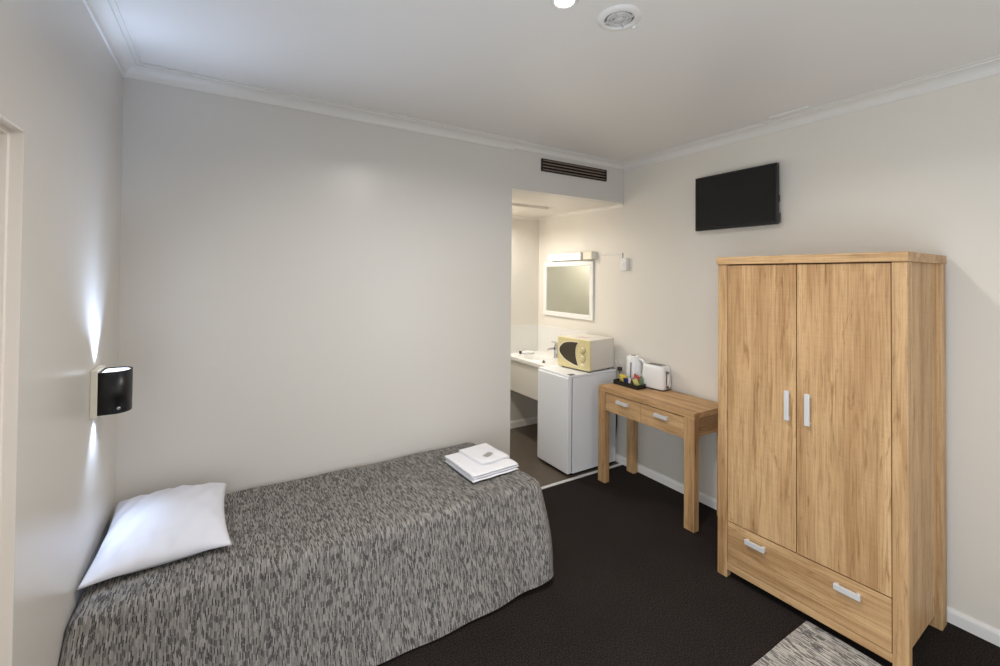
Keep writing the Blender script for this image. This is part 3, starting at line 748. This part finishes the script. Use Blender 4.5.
# ---------------------------------------------------------------- air grille in the bulkhead
GX0, GX1, GZ0, GZ1 = 2.134, 2.852, 2.553, 2.653
gr = thing('air_grille', 'long dark louvred air grille in the bulkhead', 'air vent', ((GX0+GX1)/2, D2, GZ0))
h = (GX1-GX0)/2; zz = GZ1-GZ0
MB().box(-h+0.004, h-0.004, -0.003, -0.0005, 0.004, zz-0.004).build('backing', plain('grille_black', srgb(16, 12, 11), 0.9), gr)
fm = MB()
fm.box(-h, h, -0.016, 0, 0, 0.008, 0.001); fm.box(-h, h, -0.016, 0, zz-0.008, zz, 0.001)
fm.box(-h, -h+0.01, -0.016, 0, 0, zz, 0.001); fm.box(h-0.01, h, -0.016, 0, 0, zz, 0.001)
fm.build('frame', BROWNG, gr)
for k in range(4):
    z = 0.014+k*(zz-0.026)/3.0-0.004
    m = Matrix.Translation((0, -0.009, z+0.004)) @ Matrix.Rotation(math.radians(-12), 4, 'X')
    MB().box(-h+0.008, h-0.008, -0.006, 0.005, -0.0012, 0.0012, mat=m).build('slat', plain('slat_brown', srgb(176, 156, 140), 0.45), gr)
hp = MB().box(HX0-0.02, HX1+0.02, HY0-0.02, HY1+0.02, ZB+0.0405, ZB+0.055)
tag(hp.build('ceiling_hatch', PAINTR), 'recessed panel in the low alcove ceiling', 'ceiling hatch')

# ---------------------------------------------------------------- ceiling fittings
dl = thing('downlight', 'round lit recessed downlight in the ceiling', 'downlight', (1.06, 1.276, ZC))
MB().lathe([(0.036, -0.004), (0.040, -0.009), (0.046, -0.008), (0.052, -0.001), (0.052, 0.0), (0.036, 0)], n=36, cap=False).build('trim_ring', TRIM, dl)
MB().lathe([(0, -0.005), (0.037, -0.005), (0.037, -0.002), (0, -0.002)], n=32, cap=False).build('lens', LAMPLIT, dl)
ev = thing('exhaust_vent', 'round white ceiling vent with a ribbed centre next to the downlight', 'ceiling vent', (1.318, 1.246, ZC))
MB().lathe([(0.058, 0), (0.058, -0.008), (0.062, -0.012), (0.072, -0.012), (0.084, -0.007), (0.088, 0)], n=44, cap=False).build('rim', CEIL, ev)
GV = plain('vent_grey', srgb(206, 204, 201), 0.5)
MB().lathe([(0.0, -0.002), (0.058, -0.002), (0.058, 0)], n=36, cap=False).build('throat', plain('vent_throat', srgb(150, 148, 146), 0.6), ev)
for r_ in (0.048, 0.036):
    MB().lathe([(r_, -0.003), (r_, -0.009), (r_-0.006, -0.012), (r_-0.008, -0.009), (r_-0.008, -0.003)], n=36, cap=False).build('louvre_ring', GV, ev)
MB().lathe([(0, -0.015), (0.010, -0.0145), (0.018, -0.011), (0.020, -0.003)], n=28, cap=False).build('hub', GV, ev)
for k in range(4):
    q = k*PI/2+0.5; mm = Matrix.Rotation(q, 4, 'Z')
    MB().box(0.016, 0.060, -0.002, 0.002, -0.012, -0.002, mat=mm).build('spoke', GV, ev)
sn = MB().lathe([(0.010, 0), (0.010, -0.006), (0.006, -0.010), (0, -0.011)], n=20, cap=False)
tag(sn.build('ceiling_sensor', WHITE, None, (1.412, 1.255, ZC)), 'tiny white button sensor on the ceiling beside the round vent', 'sensor')

# ---------------------------------------------------------------- things on the desk
# toaster
ts = thing('toaster', 'white two slice toaster on the desk', 'toaster', (2.998, 2.412, KT), math.radians(5))
def rrect(hx, hy, r, n=6):
    o = []
    for cx, cy, a0 in ((hx-r, hy-r, 0), (-hx+r, hy-r, PI/2), (-hx+r, -hy+r, PI), (hx-r, -hy+r, 1.5*PI)):
        for k in range(n+1):
            q = a0+PI/2*k/n; o.append((cx+r*math.cos(q), cy+r*math.sin(q)))
    return o
def loft(mb, sections, cap=True, smooth=True):
    t = bmesh.new(); rings = [[t.verts.new((x, y, z)) for x, y in o] for o, z in sections]
    for p, q in zip(rings, rings[1:]):
        for k in range(len(p)): t.faces.new((p[k], p[(k+1) % len(p)], q[(k+1) % len(p)], q[k]))
    if cap: t.faces.new(rings[0][::-1]); t.faces.new(rings[-1])
    bmesh.ops.recalc_face_normals(t, faces=t.faces[:]); mb._merge(t, None, False)
    for f in mb.bm.faces: f.smooth = smooth and abs(f.normal.z) < 0.95
    return mb
hx, hy = 0.062, 0.104
loft(MB(), [(rrect(hx*0.95, hy*0.97, 0.03), 0.012), (rrect(hx, hy, 0.032), 0.02), (rrect(hx, hy, 0.032), 0.14), (rrect(hx*0.985, hy*0.985, 0.032), 0.165), (rrect(hx*0.93, hy*0.95, 0.03), 0.185), (rrect(hx*0.80, hy*0.88, 0.026), 0.195)]).build('body', WHITE, ts)
loft(MB(), [(rrect(hx*0.92, hy*0.95, 0.03), 0.0), (rrect(hx*0.94, hy*0.96, 0.03), 0.013)]).build('base', plain('grey_base_shaded', srgb(80, 80, 82), 0.5), ts)  # base grey darkened to carry the shadow along the toaster's bottom
MB().box(-0.042, 0.042, -0.080, 0.080, 0.1945, 0.1965, 0.0008).build('top_plate', ALU, ts)
for sx in (-0.021, 0.021): MB().box(sx-0.012, sx+0.012, -0.068, 0.068, 0.1955, 0.1972).build('bread_slot', plain('slot_dark', srgb(48, 46, 44), 0.8), ts)
MB().box(-0.022, -0.010, -hy-0.003, -hy+0.004, 0.05, 0.16, 0.001).build('lever_slot', plain('slot_grey', srgb(92, 92, 92), 0.6), ts)
MB().box(-0.030, -0.002, -hy-0.020, -hy, 0.142, 0.158, 0.004, 3).build('lever', plain('grey_lever', srgb(110, 110, 110), 0.4), ts)
MB().box(-0.006, 0.030, -hy-0.010, -hy+0.004, 0.03, 0.155, 0.004, 3).build('control_panel', WHITE, ts)
MB().lathe([(0.013, 0), (0.012, 0.014), (0, 0.015)], (-0.012, -hy+0.002, 0.034), (0, -1, 0), 20).build('dial', plain('grey_dial', srgb(100, 100, 100), 0.4), ts)

# kettle
kt = thing('kettle', 'white electric jug kettle behind the black tray', 'kettle', (3.007, 2.650, KT+0.0005), 0)
n = 36
MB().lathe([(0.070, 0), (0.074, 0.004), (0.074, 0.018), (0.066, 0.022)], n=n).build('base', plain('kettle_base', srgb(205, 205, 205), 0.4), kt)
MB().lathe([(0.069, 0.023), (0.072, 0.03), (0.069, 0.09), (0.064, 0.16), (0.061, 0.210), (0.058, 0.216)], n=n).build('body', WHITE, kt)
MB().lathe([(0.056, 0.2165), (0.054, 0.224), (0.040, 0.230), (0.012, 0.232), (0, 0.232)], n=n).build('lid', WHITE, kt)
MB().box(-0.028, 0.004, -0.014, 0.014, 0.231, 0.237, 0.002).build('lid_button', plain('kettle_button', srgb(150, 150, 150), 0.4), kt)
MB().prism([(-0.02, 0.075), (0.0, 0.045), (0.02, 0.075), (0.0, 0.083)], 0.185, 0.214).build('spout', WHITE, kt)
wg = MB(); q = math.radians(196)
mm = Matrix.Rotation(q, 4, 'Z')
t_ = MB()
wg.box(0.060, 0.0765, -0.007, 0.007, 0.045, 0.175, 0.002, mat=mm @ Matrix.Rotation(math.radians(-3.5), 4, 'Y'))
wg.build('water_gauge', plain('gauge_grey', srgb(128, 130, 132), 0.3), kt)
hp_ = MB().tube([(0, -0.050, 0.205), (0, -0.085, 0.206), (0, -0.108, 0.192), (0, -0.115, 0.16), (0, -0.108, 0.11), (0, -0.085, 0.075), (0, -0.064, 0.066)], [0.013, 0.013, 0.013, 0.012, 0.011, 0.011, 0.012], 14)
hp_.build('handle', WHITE, kt)

# black tray with sachets
ty = thing('condiment_tray', 'shallow black tray of drink sachets on the desk', 'tray', (2.866, 2.578, KT), 0.0)
hx, hy = 0.052, 0.129
MB().box(-hx, hx, -hy, hy, 0, 0.005, 0.001).build('tray_floor', BLACK, ty)
rm = MB()
rm.box(-hx, -hx+0.006, -hy, hy, 0.004, 0.036, 0.001); rm.box(hx-0.006, hx, -hy, hy, 0.004, 0.036, 0.001)
rm.box(-hx+0.005, hx-0.005, -hy, -hy+0.006, 0.004, 0.036, 0.001); rm.box(-hx+0.005, hx-0.005, hy-0.006, hy, 0.004, 0.036, 0.001)
rm.build('tray_rim', BLACK, ty)
def sachet(name, label, cat, x, y, z, w, h, th, col, rot, accent=None):
    m_ = MB(); w *= 1.15; h *= 1.18; x -= 0.010
    for s in (1, -1):
        m_.grid(lambda u, v, s=s: ((u-0.5)*w*(1 if s > 0 else -1), s*th/2*((1-(2*u-1)**4)*(1-(2*v-1)**4))**0.6+0.0015*math.sin(9*u+5*v), v*h), 10, 10)
    bmesh.ops.remove_doubles(m_.bm, verts=m_.bm.verts, dist=1e-5)
    z += w/2*abs(math.sin(rot[1]))+0.001
    root = m_.build(name, plain(name+'_'+cat.replace(' ', '_'), col, 0.4, bump=0.2, bscale=90), None, (x, y, z), rot)
    tag(root, label, cat, 'drink sachets in the black tray')
    if accent:
        MB().box(-w*0.28, w*0.28, -th/2-0.0015, -th/2+0.001, h*0.30, h*0.68).build('printed_patch', plain(name+'_patch', accent, 0.5), root)
    return root
tz = KT+0.0055
q = -PI/2
sachet('tea_bag_packet', 'yellow tea bag packet at the fridge end of the tray', 'tea packet', 2.885, 2.650, tz, 0.062, 0.066, 0.014, srgb(232, 206, 70), (0.28, 0.1, q+0.15), srgb(242, 226, 120))
sachet('coffee_sachet', 'dark blue coffee sachet in the tray', 'sachet', 2.870, 2.595, tz, 0.044, 0.048, 0.010, srgb(44, 50, 104), (0.25, -0.15, q))
sachet('sugar_sachet', 'white sugar sachet leaning among the dark blue and red ones', 'sachet', 2.866, 2.572, tz, 0.022, 0.060, 0.008, srgb(232, 230, 234), (0.2, 0.42, q-0.1))
sachet('sugar_sachet', 'thin white sugar sachet beside the red packets', 'sachet', 2.884, 2.556, tz, 0.022, 0.055, 0.008, srgb(214, 208, 206), (0.22, -0.3, q+0.2))
sachet('chocolate_sachet', 'red and pink sachet standing tallest in the tray', 'sachet', 2.912, 2.540, tz, 0.048, 0.078, 0.009, srgb(196, 84, 84), (0.15, 0.25, q), srgb(236, 200, 200))
sachet('coffee_sachet', 'brown coffee sachet in front of the red one', 'sachet', 2.880, 2.530, tz, 0.036, 0.055, 0.009, srgb(124, 74, 58), (0.3, -0.2, q))
sachet('tea_bag_packet', 'pale green and yellow tea packet at the toaster end of the tray', 'tea packet', 2.872, 2.486, tz, 0.054, 0.056, 0.012, srgb(204, 204, 120), (0.3, -0.2, q-0.1), srgb(232, 226, 150))
sachet('tea_bag_packet', 'green tea packet standing behind the pale yellow one', 'tea packet', 2.914, 2.494, tz, 0.056, 0.066, 0.010, srgb(118, 140, 106), (0.1, 0.1, q))

# outlet with plug and kettle cord
ot = thing('power_outlet', 'white double power outlet on the wall behind the kettle', 'outlet', (W, 2.90, 0.835))
MB().box(-0.010, 0, -0.058, 0.058, 0, 0.105, 0.003).build('plate', PAINTR, ot)
for yy in (-0.028, 0.028): MB().box(-0.014, -0.009, yy-0.008, yy+0.008, 0.075, 0.095, 0.001).build('switch', WHITE, ot)
pl = MB(); kx_, ky_ = 3.007, 2.650
pl.box(W-0.045-kx_, W-0.0145-kx_, 2.846-ky_, 2.880-ky_, 0.846-KT, 0.880-KT, 0.005, 3)
pl.tube([(x-kx_, y-ky_, z-KT) for x, y, z in ((W-0.032, 2.863, 0.852), (W-0.035, 2.860, 0.825), (W-0.03, 2.84, 0.806), (W-0.03, 2.80, 0.802), (W-0.032, 2.745, 0.800), (W-0.055, 2.715, KT+0.008))], 0.0035)
pl.build('power_cord', plain('olive_dark_plug', srgb(60, 56, 44), 0.5), kt)['label'] = 'dark plug and power cord'

# ---------------------------------------------------------------- rug
rg = MB()
rg.grid(lambda u, v: ((u-0.5)*1.20, (v-0.5)*0.95+0.010*math.sin(u*30)*v*0, 0.008+0.0015*math.sin(u*21)*math.sin(v*17)), 60, 48)
rg.box(-0.598, 0.598, -0.473, 0.473, 0.001, 0.007)
tag(rg.build('rug', RUGM, None, (1.866, 0.600, 0)), 'grey flecked woven rug on the carpet in front of the wardrobe', 'rug')
